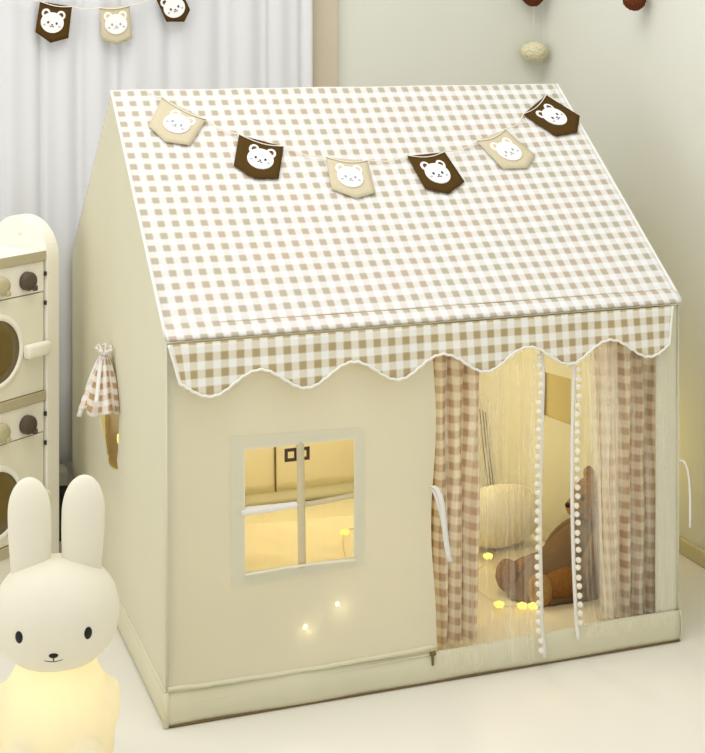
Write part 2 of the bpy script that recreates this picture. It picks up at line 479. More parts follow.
# side panels with the two window holes
hole_l = [(0.70, 0.545), (0.52, 0.545), (0.497, 0.52), (0.502, 0.45), (0.510, 0.415), (0.522, 0.388), (0.508, 0.372), (0.545, 0.356), (0.584, 0.350), (0.645, 0.347), (0.668, 0.370), (0.690, 0.395), (0.742, 0.412), (0.775, 0.45)]
bm = bmesh.new()
add_poly_hole(bm, [(0, 0, 0.05), (0, D, 0.05), (0, D, HE), (0, D / 2, HR), (0, 0, HE)], [[(0, y, z) for y, z in hole_l]])
solid(link_obj('side_panel', bm, M['canvas'], T, False), 0.003)
hole_r = [(0.50, 0.362), (0.66, 0.350), (0.66, 0.468), (0.50, 0.484)]
bm = bmesh.new()
add_poly_hole(bm, [(W, 0, 0.05), (W, D, 0.05), (W, D, HE), (W, D / 2, HR), (W, 0, HE)], [[(W, y, z) for y, z in hole_r]])
solid(link_obj('side_panel', bm, M['canvas'], T, False), 0.003)
bm = bmesh.new(); add_grid(bm, lambda u, v: (u * W, D - 0.002 + 0.003 * nz(u * 3, v * 3, 1, 1), 0.05 + v * (HE - 0.05)), 40, 30)
solid(link_obj('back_panel', bm, M['backcanvas'], T), 0.003)
bm = bmesh.new(); add_tube(bm, [(0.587, D - 0.012, 0.05), (0.584, D - 0.010, 0.4), (0.584, D - 0.008, HE)], 0.0028, 8); link_obj('back_seam', bm, M['seam'], T)
bm = bmesh.new(); add_box(bm, 0.004, W - 0.004, 0.0, D - 0.004, 0.002, 0.008); link_obj('floor_cloth', bm, M['backcanvas'], T, False)
# corner poles inside
for x, y in ((0.02, 0.022), (1.172, 0.05), (0.02, D - 0.025), (1.172, D - 0.025)):
    bm = bmesh.new(); add_tube(bm, [(x, y, 0.008), (x, y, HE - 0.01)], 0.009, 12); link_obj('corner_pole', bm, M['edging'], T)

# front window: border band, strips across the opening, thin film
bm = bmesh.new()
bx0, bx1, bz0, bz1 = 0.134, 0.424, 0.262, 0.570
def frame_piece(a, b, c, d):
    n = 24
    vs = []
    for k in range(n + 1):
        t = k / n
        p = Vector(a).lerp(Vector(b), t); q = Vector(d).lerp(Vector(c), t)
        vs.append((p, q))
    rows = []
    for p, q in vs:
        rows.append([bm.verts.new((p.lerp(q, s).x, front_y(p.lerp(q, s).x, p.lerp(q, s).y) - 0.0014, p.lerp(q, s).y)) for s in (0, .25, .5, .75, 1)])
    for A, B in zip(rows, rows[1:]):
        for k in range(4): bm.faces.new((A[k], B[k], B[k + 1], A[k + 1]))
P = lambda x, z: Vector((x, z, 0))
frame_piece(P(bx0, bz1), P(bx1, bz1 - .008), P(xs_w[1] - .002, zs_w[1] - .002), P(xs_w[0] + .002, zs_w[1] - .002))
frame_piece(P(bx1, bz1 - .008), P(bx1, bz0 + .01), P(xs_w[1] - .002, zs_w[0]), P(xs_w[1] - .002, zs_w[1] - .002))
frame_piece(P(bx0, bz0), P(bx1, bz0 + .01), P(xs_w[1] - .002, zs_w[0]), P(xs_w[0] + .002, zs_w[0]))
frame_piece(P(bx0, bz1), P(bx0, bz0), P(xs_w[0] + .002, zs_w[0]), P(xs_w[0] + .002, zs_w[1] - .002))
win = link_obj('window_border', bm, M['border'], T)
bm = bmesh.new()
add_tube(bm, [(0.16 + 0.243 * k / 14, -0.010, 0.287 - 0.000 * k + 0.0012 * nz(k, 0, 0, .7) + 0.004 * math.sin(k / 14 * PI)) for k in range(15)], 0.003, 8)
link_obj('border_piping', bm, M['edging'], win)
bm = bmesh.new()
add_grid(bm, lambda u, v: (0.274 + u * 0.016 + 0.004 * (1 - v), -0.001 - 0.003 * math.sin(PI * u), 0.284 + v * 0.262), 6, 20)
solid(link_obj('window_strip', bm, M['window_strip'], win), 0.002)
bm = bmesh.new()
add_tube(bm, bez((0.155, 0.004, 0.412), (0.2, 0.0, 0.416), (0.24, 0.0, 0.413), (0.285, 0.004, 0.415), 14), [0.009, 0.0085, 0.009, 0.008, 0.0085, 0.0075, 0.008, 0.0075, 0.007, 0.0075, 0.007, 0.0065, 0.007, 0.006, 0.006], 10)
link_obj('window_strip', bm, M['ribbon'], win)
bm = bmesh.new()
add_tube(bm, bez((0.285, 0.004, 0.412), (0.33, 0.002, 0.414), (0.37, 0.002, 0.418), (0.408, 0.004, 0.419), 14), 0.005, 10)
link_obj('window_strip', bm, M['window_strip'], win)
bm = bmesh.new(); add_grid(bm, lambda u, v: (0.152 + u * 0.26, 0.008, 0.275 + v * 0.275), 2, 2, lambda u, v: (u, v))
link_obj('window_film', bm, M['window_film'], win)
# two square loops behind the centre strip
for cx, cz in ((0.2635, 0.519), (0.2905, 0.519)):
    bm = bmesh.new(); r0, r1 = 0.0135, 0.0072
    for (x0, x1, z0, z1) in ((-r0, r0, r1, r0), (-r0, r0, -r0, -r1), (-r0, -r1, -r1, r1), (r1, r0, -r1, r1)):
        add_box(bm, cx + x0, cx + x1, 0.002, 0.005, cz + z0, cz + z1)
    sb = link_obj('square_buckle', bm, M['mark'], T, False)

# scalloped valance
VY = -0.022
def val_bottom(x):
    d = 0.686 - 0.0225 * math.cos(2 * PI * (x - 0.289) / 0.2035)
    if x > 1.13: d = max(d, 0.662 + (x - 1.13) * 0.5)
    return d
def val_fn(u, v):
    zt = 0.771
    x = 0.000 + u * 1.168
    if u > 0.97: x -= (u - 0.97) / 0.03 * 0.012 * (1 - v)
    if u < 0.04: x += (0.04 - u) / 0.04 * 0.02 * (1 - v)
    zb = val_bottom(x)
    fl = 0.010 * (1 - v) + 0.004 * math.sin(x * 31) * (1 - v)
    return (x, VY + 0.006 - fl, zb + (zt - zb) * v)
bm = bmesh.new()
add_grid(bm, val_fn, 200, 12, lambda u, v: (u * 1.168, val_fn(u, v)[2] + 0.0))
val = solid(link_obj('valance', bm, M['valance'], T), 0.003)
bm = bmesh.new()
edge = [Vector(val_fn(0, 1 - k / 8)) for k in range(8)] + [Vector(val_fn(k / 200, 0)) for k in range(201)] + [Vector(val_fn(1, k / 8)) for k in range(1, 9)]
for i, e in enumerate(edge):
    e.y -= 0.002; e.z += 0.0012 * math.sin(i * 1.9)
add_tube(bm, edge, 0.0029, 8)
link_obj('lace_edge', bm, M['piping'], val)

# gingham door curtains, gathered
def drape(name, xt0, xt1, xb0, xb1, z0, z1, y0, amp, nf, cw, mat, parent, nu=120, nv=40, seed=0, mid=None, uvo=0):
    bm = bmesh.new()
    def fn(u, v):
        z = z0 + (z1 - z0) * v
        a = xb0 + (xt0 - xb0) * v; b = xb1 + (xt1 - xb1) * v
        if mid:
            k = 4 * v * (1 - v); a += mid[0] * k; b += mid[1] * k
        ph = 2 * PI * nf * u + 0.9 * nz(u * 3, v * 2.2, seed, 1) * 2
        x = a + (b - a) * u + 0.35 * (b - a) / nf * 0.5 * math.cos(ph)
        y = y0 + amp * math.sin(ph) * (0.6 + 0.4 * nz(u * 5, v * 1.5, seed + 3, 1)) + 0.006 * nz(u * 4, v * 5, seed + 7, 1)
        return (x, y, z)
    add_grid(bm, fn, nu, nv, lambda u, v: (uvo + u * cw, v * (z1 - z0)))
    return link_obj(name, bm, mat, parent), fn
drape('gingham_curtain', 0.590, 0.722, 0.592, 0.708, 0.056, 0.745, 0.046, 0.030, 3.3, 0.34, M['door_gingham'], T, seed=1, uvo=.004)
drape('gingham_curtain', 1.000, 1.150, 1.022, 1.148, 0.058, 0.745, 0.048, 0.030, 3.8, 0.40, M['door_gingham'], T, seed=5, mid=(0.0, 0.008), uvo=.01)
# cream door reveal behind the gingham (left edge of the doorway)
# tulle curtains with pompom trim, hung in front of the doorway and over the sill
def tulle(xt0, xt1, xb0, xb1, zb, y0, mat, edge_u, pz, seed, nf, bow):
    def fn(u, v):
        z = zb + (0.742 - zb) * v
        a = xb0 + (xt0 - xb0) * v; b = xb1 + (xt1 - xb1) * v
        b += bow[1] * math.sin(PI * v); a += bow[0] * math.sin(PI * v)
        ph = 2 * PI * nf * u + 1.5 * nz(u * 2, v * 1.3, seed, 1)
        y = y0 - 0.006 + 0.006 * math.sin(ph) - 0.014 * max(0, 1 - z / 0.09) + 0.020 * max(0, (z - 0.64) / 0.10)
        return (a + (b - a) * u + 0.012 * (b - a) * math.cos(ph), y, z)
    bm = bmesh.new(); add_grid(bm, fn, 70, 50, lambda u, v: (u, v * 2))
    o = link_obj('tulle_curtain', bm, mat, T)
    bm = bmesh.new()
    pts = [Vector(fn(edge_u, k / 60)) + Vector((0, -0.003, 0)) for k in range(61)]
    # flat white tape along the edge
    uvl = bm.loops.layers.uv.verify()
    w = 0.0045
    row = [(bm.verts.new(p + Vector((-w, 0, 0))), bm.verts.new(p + Vector((0, -0.0025, 0))), bm.verts.new(p + Vector((w, 0, 0)))) for p in pts]
    for A, B in zip(row, row[1:]):
        for k in range(2): bm.faces.new((A[k], A[k + 1], B[k + 1], B[k]))
    solid(link_obj('edge_tape', bm, M['ribbon'], o), 0.0015)
    sp = [p for p in resample(pts, 0.0200) if pz[0] < p.z < pz[1]]
    sgn = -1 if edge_u > 0.5 else 1
    proto = None
    for i, p in enumerate(sp):
        loc = p + Vector((sgn * 0.009 + random.uniform(-.002, .002), -0.006, random.uniform(-.002, .002)))
        if proto is None:
            bm = bmesh.new(); bmesh.ops.create_icosphere(bm, subdivisions=3, radius=0.0064)
            for v in bm.verts: v.co *= 1 + 0.10 * nz(*(v.co * 260))
            proto = link_obj('pompom', bm, M['pom'], o, loc=loc)
        else:
            c = proto.copy(); COL.objects.link(c); c.parent = o; c.location = loc
            c.rotation_euler = (random.random() * 3, random.random() * 3, 0)
    return o
tulle(0.590, 0.836, 0.592, 0.832, 0.026, -0.012, M['sheer'], 1.0, (0.03, 0.685), 3, 5, (0.0, -0.006))
tulle(0.915, 1.150, 0.918, 1.170, 0.050, -0.012, M['sheer'], 0.0, (0.085, 0.685), 9, 7, (-0.012, 0.0))
drape('gathered_tulle', 0.962, 1.035, 0.995, 1.045, 0.072, 0.742, 0.012, 0.008, 3.0, 0.2, M['sheer_dense'], T, seed=11, mid=(-0.008, 0.0))
# white tie ribbons
def ribbon(name, pts, w, parent, axis=Vector((1, 0, 0))):
    bm = bmesh.new()
    row = [(bm.verts.new(Vector(p) - axis * w), bm.verts.new(Vector(p) + axis * w)) for p in pts]
    for A, B in zip(row, row[1:]): bm.faces.new((A[0], A[1], B[1], B[0]))
    return solid(link_obj(name, bm, M['ribbon'], parent), 0.0015)
ribbon('tie_ribbon', bez((0.576, -0.012, 0.425), (0.600, -0.03, 0.42), (0.592, -0.022, 0.34), (0.612, -0.024, 0.262), 14), 0.006, T)
ribbon('tie_ribbon', bez((0.576, -0.010, 0.420), (0.586, -0.025, 0.40), (0.600, -0.02, 0.34), (0.604, -0.022, 0.290), 14), 0.004, T)
bm = bmesh.new(); add_tube(bm, bez((1.194, 0.0, 0.41), (1.216, -0.01, 0.425), (1.222, -0.01, 0.36), (1.212, -0.02, 0.262), 16), 0.0026, 6)
link_obj('tie_ribbon', bm, M['ribbon'], T)
# hanging straps in the back corner
bm = bmesh.new(); 
for d in (0, 0.022, 0.04):
    add_tube(bm, [(1.182, 1.045 - d, 0.27), (1.180, 1.02 - d, 0.18), (1.178, 0.975 - d, 0.05)], 0.0017, 6)
link_obj('corner_strap', bm, M['seam'], T)
# inside of the left window: brown flap behind the opening
bm = bmesh.new(); add_grid(bm, lambda u, v: (0.035 + 0.008 * math.sin(u * 22), 0.42 + u * 0.46, 0.30 + v * 0.32), 40, 10, lambda u, v: (u, v))
link_obj('window_flap', bm, M['brown_flap'], T)
bm = bmesh.new(); add_grid(bm, lambda u, v: (W + 0.006 + 0.004 * math.sin(u * 9), 0.48 + u * 0.21, 0.33 + v * 0.18), 12, 6, lambda u, v: (u, v))
link_obj('window_flap', bm, M['olive_flap'], T)
# gathered gingham curtain tied up over the left window
bm = bmesh.new()
def bunch(u, v):
    a = u * 2 * PI
    k = 1 - v                               # 0 at top, 1 at the hem
    r = 0.008 + 0.040 * k ** 0.75
    r *= 1 + 0.17 * math.sin(7 * a + 1.2 * math.sin(3 * k)) * k ** 0.5
    x = -0.024 - 0.006 * k + r * 1.0 * math.cos(a); y = 0.565 + r * 1.6 * math.sin(a) - 0.02 * k
    z = 0.628 - 0.118 * k - 0.006 * math.sin(5 * a) * k
    return (min(x, -0.004), y, z)
add_grid(bm, bunch, 84, 16, lambda u, v: (u * 0.5, v * 0.2))
tb = solid(link_obj('tied_curtain', bm, M['tied_gingham'], T), 0.002)
bm = bmesh.new()
for s in range(7):
    a = s * 0.9
    add_tube(bm, bez((-0.024, 0.565, 0.624), (-0.024 + 0.014 * math.cos(a), 0.565 + 0.03 * math.sin(a), 0.640), (-0.024 + 0.024 * math.cos(a), 0.565 + 0.05 * math.sin(a), 0.650), (-0.024 + 0.016 * math.cos(a + .5), 0.565 + 0.04 * math.sin(a + .5), 0.643), 8), 0.0028, 6)
for v in bm.verts: v.co.x = min(v.co.x, -0.003)
link_obj('ruffle', bm, M['tied_gingham'], tb)
ribbon('tie_ribbon', bez((-0.034, 0.56, 0.622), (-0.055, 0.56, 0.59), (-0.068, 0.57, 0.53), (-0.078, 0.60, 0.478), 12), 0.0065, tb, Vector((0.8, -0.6, 0)))
ribbon('tie_ribbon', bez((-0.034, 0.55, 0.622), (-0.045, 0.52, 0.59), (-0.050, 0.50, 0.57), (-0.060, 0.47, 0.54), 12), 0.005, tb, Vector((0.8, -0.6, 0)))

# ------------------------------------------------------------------ bunting
def make_flag(parent, corners, face_c, e1, pt, dark, nrm_h, ysc=1.42):
    """corners in a local 2-D frame, pt(x, s, h) maps to the world"""
    bm = bmesh.new()
    n = len(corners)
    # sub-divided pentagon: fan from its centre, slightly curled
    c = (sum(p[0] for p in corners) / n, sum(p[1] for p in corners) / n)
    def lift(p):
        d = (p[0] - c[0]) * e1[0] + (p[1] - c[1]) * e1[1]
        return nrm_h + 0.2 * d * d
    outer = []
    for i in range(n):
        a, b = corners[i], corners[(i + 1) % n]
        for k in range(6): outer.append((a[0] + (b[0] - a[0]) * k / 6, a[1] + (b[1] - a[1]) * k / 6))
    rings = []
    for s in (1, .75, .5, .25):
        rings.append([bm.verts.new(pt(c[0] + (q[0] - c[0]) * s, c[1] + (q[1] - c[1]) * s, lift((c[0] + (q[0] - c[0]) * s, c[1] + (q[1] - c[1]) * s)))) for q in outer])
    cv = bm.verts.new(pt(c[0], c[1], nrm_h))
    for A, B in zip(rings, rings[1:]):
        for k in range(len(A)): bm.faces.new((A[k], A[(k + 1) % len(A)], B[(k + 1) % len(A)], B[k]))
    A = rings[-1]
    for k in range(len(A)): bm.faces.new((A[k], A[(k + 1) % len(A)], cv))
    fl = link_obj('flag', bm, M['flag_dark' if dark else 'flag_beige'], parent)
    solid(fl, 0.0016)
    fl['label'] = 'dark brown felt flag' if dark else 'beige felt flag'
    # bear patch: head, ears, inner ears, eyes, nose, cheeks
    L = math.hypot(*e1); ex = (e1[0] / L, e1[1] / L); ey = (-ex[1], ex[0])   # ey points down the flag
    bm = bmesh.new()
    R = 0.0255
    def disc(cx, cy, rx, ry, h, mi, seg=22, hh=0.0012):
        def q(x, y, z):
            x *= 1.12; y *= ysc
            return pt(face_c[0] + ex[0] * x + ey[0] * y, face_c[1] + ex[1] * x + ey[1] * y, z)
        top = [bm.verts.new(q(cx + rx * math.cos(2 * PI * k / seg), cy + ry * math.sin(2 * PI * k / seg), nrm_h + h + hh)) for k in range(seg)]
        bot = [bm.verts.new(q(cx + rx * 1.02 * math.cos(2 * PI * k / seg), cy + ry * 1.02 * math.sin(2 * PI * k / seg), nrm_h + h - 0.001)) for k in range(seg)]
        f = bm.faces.new(top); f.material_index = mi
        for k in range(seg):
            f = bm.faces.new((bot[k], bot[(k + 1) % seg], top[(k + 1) % seg], top[k])); f.material_index = mi
    disc(-0.0185, -0.0165, 0.0108, 0.0108, 0.0012, 0)
    disc(0.0185, -0.0165, 0.0108, 0.0108, 0.0012, 0)
    disc(-0.0185, -0.0168, 0.0054, 0.0054, 0.0020, 1)
    disc(0.0185, -0.0168, 0.0054, 0.0054, 0.0020, 1)
    disc(0, 0.0035, 0.0280, 0.0240, 0.0026, 0, 30)
    disc(-0.0105, 0.004, 0.0026, 0.0030, 0.0036, 2)
    disc(0.0105, 0.004, 0.0026, 0.0030, 0.0036, 2)
    disc(0, 0.0085, 0.0024, 0.0017, 0.0036, 2)
    disc(-0.0030, 0.0125, 0.0026, 0.0010, 0.0036, 2)
    disc(0.0030, 0.0125, 0.0026, 0.0010, 0.0036, 2)
    disc(-0.0185, 0.0105, 0.0030, 0.0020, 0.0036, 3)
    disc(0.0185, 0.0105, 0.0030, 0.0020, 0.0036, 3)
    for f in bm.faces: f.normal_update()
    bmesh.ops.recalc_face_normals(bm, faces=bm.faces)
    link_obj('bear_face', bm, [M['bear_white'], M['bear_ear_dark' if dark else 'bear_ear_beige'], M['bear_eye_dark' if dark else 'bear_eye_pale'], M['bear_cheek']], fl, False)
    return fl

BU = empty('bunting', (0, 0, 0), 'bunting of six brown and beige bear flags draped across the gingham roof', 'bunting', 'bear flag buntings')
flags = [
 ([(0.114, 0.038), (0.208, 0.117), (0.153, 0.203), (0.096, 0.191), (0.065, 0.137)], (0.137, 0.128), 0),
 ([(0.278, 0.171), (0.379, 0.214), (0.342, 0.319), (0.284, 0.318), (0.243, 0.274)], (0.314, 0.250), 1),
 ([(0.476, 0.253), (0.577, 0.269), (0.566, 0.375), (0.515, 0.391), (0.461, 0.359)], (0.518, 0.318), 0),
 ([(0.684, 0.257), (0.786, 0.248), (0.803, 0.352), (0.748, 0.389), (0.694, 0.370)], (0.741, 0.317), 1),
 ([(0.884, 0.215), (0.977, 0.178), (1.023, 0.274), (0.984, 0.318), (0.918, 0.316)], (0.954, 0.253), 0),
 ([(1.048, 0.125), (1.143, 0.053), (1.206, 0.139), (1.172, 0.200), (1.108, 0.212)], (1.128, 0.135), 1)]
for cs, fc, dk in flags:
    e1 = (cs[1][0] - cs[0][0], cs[1][1] - cs[0][1])
    make_flag(BU, cs, fc, e1, lambda x, s, h: roof_pt(x, s - 0.004, h + max(-0.012, roof_sag(x, s)) ), dk, 0.011)
kn = [(0.085, 0.012)]
for cs, fc, dk in flags: kn += [cs[0], cs[1]]
kn += [(1.175, 0.028)]
bm = bmesh.new(); path = []
for a, b in zip(kn, kn[1:]):
    for k in range(8):
        t = k / 8; x = a[0] + (b[0] - a[0]) * t; s = a[1] + (b[1] - a[1]) * t + 0.012 * math.sin(PI * t)
        path.append(roof_pt(x, s - 0.004, 0.0135 + roof_sag(x, s)))
path.append(roof_pt(kn[-1][0], kn[-1][1] - 0.004, 0.010))
add_tube(bm, path, 0.0014, 6); link_obj('string', bm, M['string'], BU)

BW = empty('bunting', (0, 1.187, 1.47), 'bunting of brown and beige bear flags strung before the white curtain', 'bunting', 'bear flag buntings')
BW.location = (0, 0, 0)
flags2 = [
 ([(-0.09, -1.479), (-0.002, -1.465), (-0.012, -1.377), (-0.061, -1.364), (-0.103, -1.394)], (-0.056, -1.424), 1),
 ([(0.075, -1.462), (0.160, -1.469), (0.167, -1.376), (0.123, -1.358), (0.081, -1.373)], (0.121, -1.420), 0),
 ([(0.232, -1.496), (0.304, -1.525), (0.335, -1.457), (0.318, -1.423), (0.266, -1.423)], (0.287, -1.467), 1)]
vp = lambda x, s, h: Vector((x, 1.198 - h, -s))
for cs, fc, dk in flags2:
    make_flag(BW, cs, fc, (cs[1][0] - cs[0][0], cs[1][1] - cs[0][1]), vp, dk, 0.008, 1.18)
kn = [(-0.75, -1.66), (-0.30, -1.52)]
for cs, fc, dk in flags2: kn += [cs[0], cs[1]]
kn += [(0.60, -1.66), (0.70, -1.72)]
bm = bmesh.new(); path = []
for a, b in zip(kn, kn[1:]):
    for k in range(8):
        t = k / 8; path.append(vp(a[0] + (b[0] - a[0]) * t, a[1] + (b[1] - a[1]) * t + 0.006 * math.sin(PI * t), 0.011))
add_tube(bm, path, 0.0016, 6); link_obj('string', bm, M['string'], BW)

# ------------------------------------------------------------------ things inside the tent
bm = bmesh.new()
def quilt_fn(u, v):
    x = 0.03 + u * 1.13; y = 0.03 + v * 0.95
    e = min(1, min(u, 1 - u) * 14, min(v, 1 - v) * 12)
    z = 0.012 + (0.040 + 0.012 * nz(x, y, 0, 6) + 0.006 * nz(x, y, 2, 15)) * math.sin(e * PI / 2)
    return (x, y, z)
add_grid(bm, quilt_fn, 90, 80)
q = link_obj('quilt', bm, M['quilt']); solid(q, 0.006, -1)
tag(q, 'soft cream quilt spread over the floor inside the play tent', 'quilt')

bm = bmesh.new()
add_ell(bm, (0, 0, 0.078), (0.130, 0.085, 0.078), seg=40, rings=28)
for v in bm.verts:
    v.co += v.co.normalized() * 0.006 * nz(*(v.co * 9))
cu = link_obj('cushion', bm, M['cushion'], loc=(1.01, 0.545, 0.052)); cu.rotation_euler = (-0.1, 0, 0.25)
tag(cu, 'large round pale cushion behind the plush bear inside the tent doorway', 'cushion')

# plush bear sitting sideways, feet to the left
B = empty('plush_bear', (1.098, 0.225, 0.052), 'brown plush bear in a taupe dress sitting in the tent doorway', 'plush toy')
bm = bmesh.new()
add_lathe(bm, [(0.086, 0.0), (0.092, 0.012), (0.084, 0.04), (0.068, 0.085), (0.050, 0.125), (0.036, 0.150), (0.020, 0.158)], 36)
for v in bm.verts:
    a = math.atan2(v.co.y, v.co.x); k = max(0, 1 - v.co.z / 0.15)
    v.co.x *= 1 + 0.05 * math.sin(9 * a) * k; v.co.y *= (1 + 0.05 * math.sin(9 * a) * k) * 0.85
    v.co.x -= 0.115 * k ** 0.8 * (1 if v.co.x < 0 else 0)
    if v.co.x > 0: v.co.x *= 0.86
link_obj('dress', bm, M['dress'], B)
bm = bmesh.new(); add_ell(bm, (0.006, 0, 0.192), (0.052, 0.050, 0.050), seg=32, rings=22)
for sx in (-1, 1): add_ell(bm, (0.012, 0.036 * sx, 0.236), (0.012, 0.018, 0.018), seg=16, rings=10)
for v in bm.verts: v.co += v.co.normalized() * 0.003 * nz(*(v.co * 90))
hd = link_obj('head', bm, M['fur'], B)
bm = bmesh.new(); add_ell(bm, (-0.042, 0, 0.180), (0.022, 0.026, 0.021), seg=20, rings=14); link_obj('muzzle', bm, M['fur_tan'], hd)
bm = bmesh.new(); add_ell(bm, (-0.062, 0, 0.187), (0.006, 0.009, 0.006), seg=12, rings=8); link_obj('nose', bm, M['dark_eye'], hd)
for sy in (-1, 1):
    bm = bmesh.new(); add_ell(bm, (-0.036, 0.022 * sy, 0.206), (0.005, 0.006, 0.006), seg=12, rings=8); link_obj('eye', bm, M['dark_eye'], hd)
for k, (fx, fy) in enumerate(((-0.188, 0.045), (-0.160, -0.058))):
    bm = bmesh.new()
    add_tube(bm, bez((-0.03, fy * .6, 0.045), (-0.07, fy, 0.05), (fx * .7, fy, 0.04), (fx + 0.01, fy, 0.036), 8), [0.032] * 5 + [0.031, 0.029, 0.026, 0.022], 16)
    lg = link_obj('leg', bm, M['fur'], B)
    bm = bmesh.new(); add_ell(bm, (fx, fy, 0.034), (0.027, 0.031, 0.035), seg=24, rings=16)
    for v in bm.verts: v.co += (v.co - Vector((fx, fy, .04))).normalized() * 0.002 * nz(*(v.co * 120))
    link_obj('foot', bm, M['fur'] if k == 0 else M['fur_tan'], lg)
for sy in (-1, 1):
    bm = bmesh.new()
    add_tube(bm, bez((0.0, 0.035 * sy, 0.13), (-0.03, 0.075 * sy, 0.11), (-0.05, 0.085 * sy, 0.08), (-0.07, 0.075 * sy, 0.055), 8), [0.018, 0.020, 0.021, 0.021, 0.021, 0.021, 0.020, 0.019, 0.014], 14)
    link_obj('arm', bm, M['dress'], B)
B.scale = (1.08, 1.05, 1.10)

# fairy lights lying in the tent
FL = empty('fairy_lights', (0, 0, 0), 'string of small warm yellow fairy lights lying inside the play tent', 'string lights')
spots = [(0.016, 0.555, 0.378), (0.014, 0.57, 0.424), (0.30, 0.02, 0.150), (0.372, 0.02, 0.188), (0.652, 0.756, 0.062), (0.922, 0.44, 0.074), (0.825, 0.175, 0.066), (0.872, 0.150, 0.066), (0.895, 0.140, 0.066)]
wire = [(0.018, 0.585, 0.44), (0.018, 0.58, 0.37), (0.05, 0.35, 0.12), (0.12, 0.06, 0.06), (0.30, 0.022, 0.140), (0.372, 0.022, 0.178), (0.50, 0.20, 0.068), (0.652, 0.756, 0.064), (0.82, 0.60, 0.066), (0.922, 0.44, 0.072), (0.82, 0.33, 0.068), (0.825, 0.175, 0.066), (0.872, 0.150, 0.066), (0.895, 0.14, 0.066)]
bm = bmesh.new()
pp = []
for i in range(len(wire) - 1):
    p0 = Vector(wire[max(i - 1, 0)]); p1 = Vector(wire[i]); p2 = Vector(wire[i + 1]); p3 = Vector(wire[min(i + 2, len(wire) - 1)])
    for k in range(10):
        t = k / 10
        pp.append(0.5 * ((2 * p1) + (p2 - p0) * t + (2 * p0 - 5 * p1 + 4 * p2 - p3) * t * t + (3 * p1 - p0 - 3 * p2 + p3) * t ** 3))
for v in pp: v.z = max(v.z, 0.058); v.y = max(v.y, 0.012)
add_tube(bm, pp, 0.0012, 6); link_obj('wire', bm, M['wire'], FL)
for i, s in enumerate(spots):
    bm = bmesh.new()
    if i in (2, 3):
        bmesh.ops.create_icosphere(bm, subdivisions=2, radius=0.0045)
        link_obj('bulb', bm, M['bulb_hot'], FL, loc=s)
    else:
        for k in range(5):
            a = k * 2 * PI / 5
            add_ell(bm, (0.007 * math.cos(a), 0.007 * math.sin(a), 0), (0.0062, 0.0062, 0.006), seg=10, rings=8)
        add_ell(bm, (0, 0, 0.002), (0.006, 0.006, 0.007), seg=10, rings=8)
        if i < 2:
            bmesh.ops.transform(bm, matrix=Matrix.Rotation(PI / 2, 4, 'Y'), verts=bm.verts[:])
        link_obj('bulb', bm, M['bulb'], FL, loc=s)

# ------------------------------------------------------------------ play kitchen
ang = math.atan2(0.60, 0.80)
K = empty('play_kitchen', (-0.093, 0.92, 0), 'cream wooden play kitchen with two round oven windows left of tent', 'play kitchen', rotz=ang)
# local: x runs along the front (negative = left), y = depth, z = up
KD = 0.215; KW = 0.40
def arch_panel(x0, x1):
    bm = bmesh.new()
    prof = [(0, 0), (KD, 0)]
    zc = 0.914 - KD / 2
    for k in range(25):
        a = PI * k / 24
        prof.append((KD / 2 + KD / 2 * math.cos(a), zc + KD / 2 * math.sin(a)))
    A = [bm.verts.new((x0, y, z)) for y, z in prof]; Bv = [bm.verts.new((x1, y, z)) for y, z in prof]
    bm.faces.new(A); bm.faces.new(list(reversed(Bv)))
    for i in range(len(A)): bm.faces.new((A[i - 1], A[i], Bv[i], Bv[i - 1]))
    bmesh.ops.recalc_face_normals(bm, faces=bm.faces)
    es = [e for e in bm.edges if abs(e.verts[0].co.x - e.verts[1].co.x) < 1e-6]
    bmesh.ops.bevel(bm, geom=es, offset=0.004, segments=2, profile=0.5, affect='EDGES')
    return bm
for x0, x1 in ((-0.022, 0.024), (-KW - 0.024, -KW + 0.022)):
    sp = link_obj('side_panel', arch_panel(x0, x1), M['wood_white'], K, False)
bm = bmesh.new(); add_ell(bm, (-0.022, KD / 2 - .01, 0.872), (0.006, 0.009, 0.009), seg=16, rings=10); link_obj('peg', bm, M['wood_front'], K)
bm = bmesh.new(); add_box(bm, -KW + .022, -0.024, 0.004, KD, 0.806, 0.832, 0.002, mi=0)
link_obj('counter_top', bm, M['wood_white'], K, False)
bm = bmesh.new(); add_box(bm, -KW + .022, -0.024, 0.0005, 0.004, 0.807, 0.831); link_obj('counter_edge', bm, M['wood_tan'], K, False)
for z0, z1 in ((0.446, 0.470), (0.078, 0.106)):
    bm = bmesh.new(); add_box(bm, -KW + .022, -0.024, 0.001, KD, z0, z1, 0.001); link_obj('shelf_board', bm, M['wood_tan'], K, False)
bm = bmesh.new(); add_box(bm, -KW + .022, -0.024, 0.006, 0.03, 0.0, 0.078); link_obj('toe_board', bm, M['wood_white'], K, False)
bm = bmesh.new(); add_box(bm, -KW + .022, -0.024, KD - 0.012, KD, 0.08, 0.86); link_obj('back_board', bm, M['wood_front'], K, False)
Rx = Matrix.Rotation(PI / 2, 4, 'X')
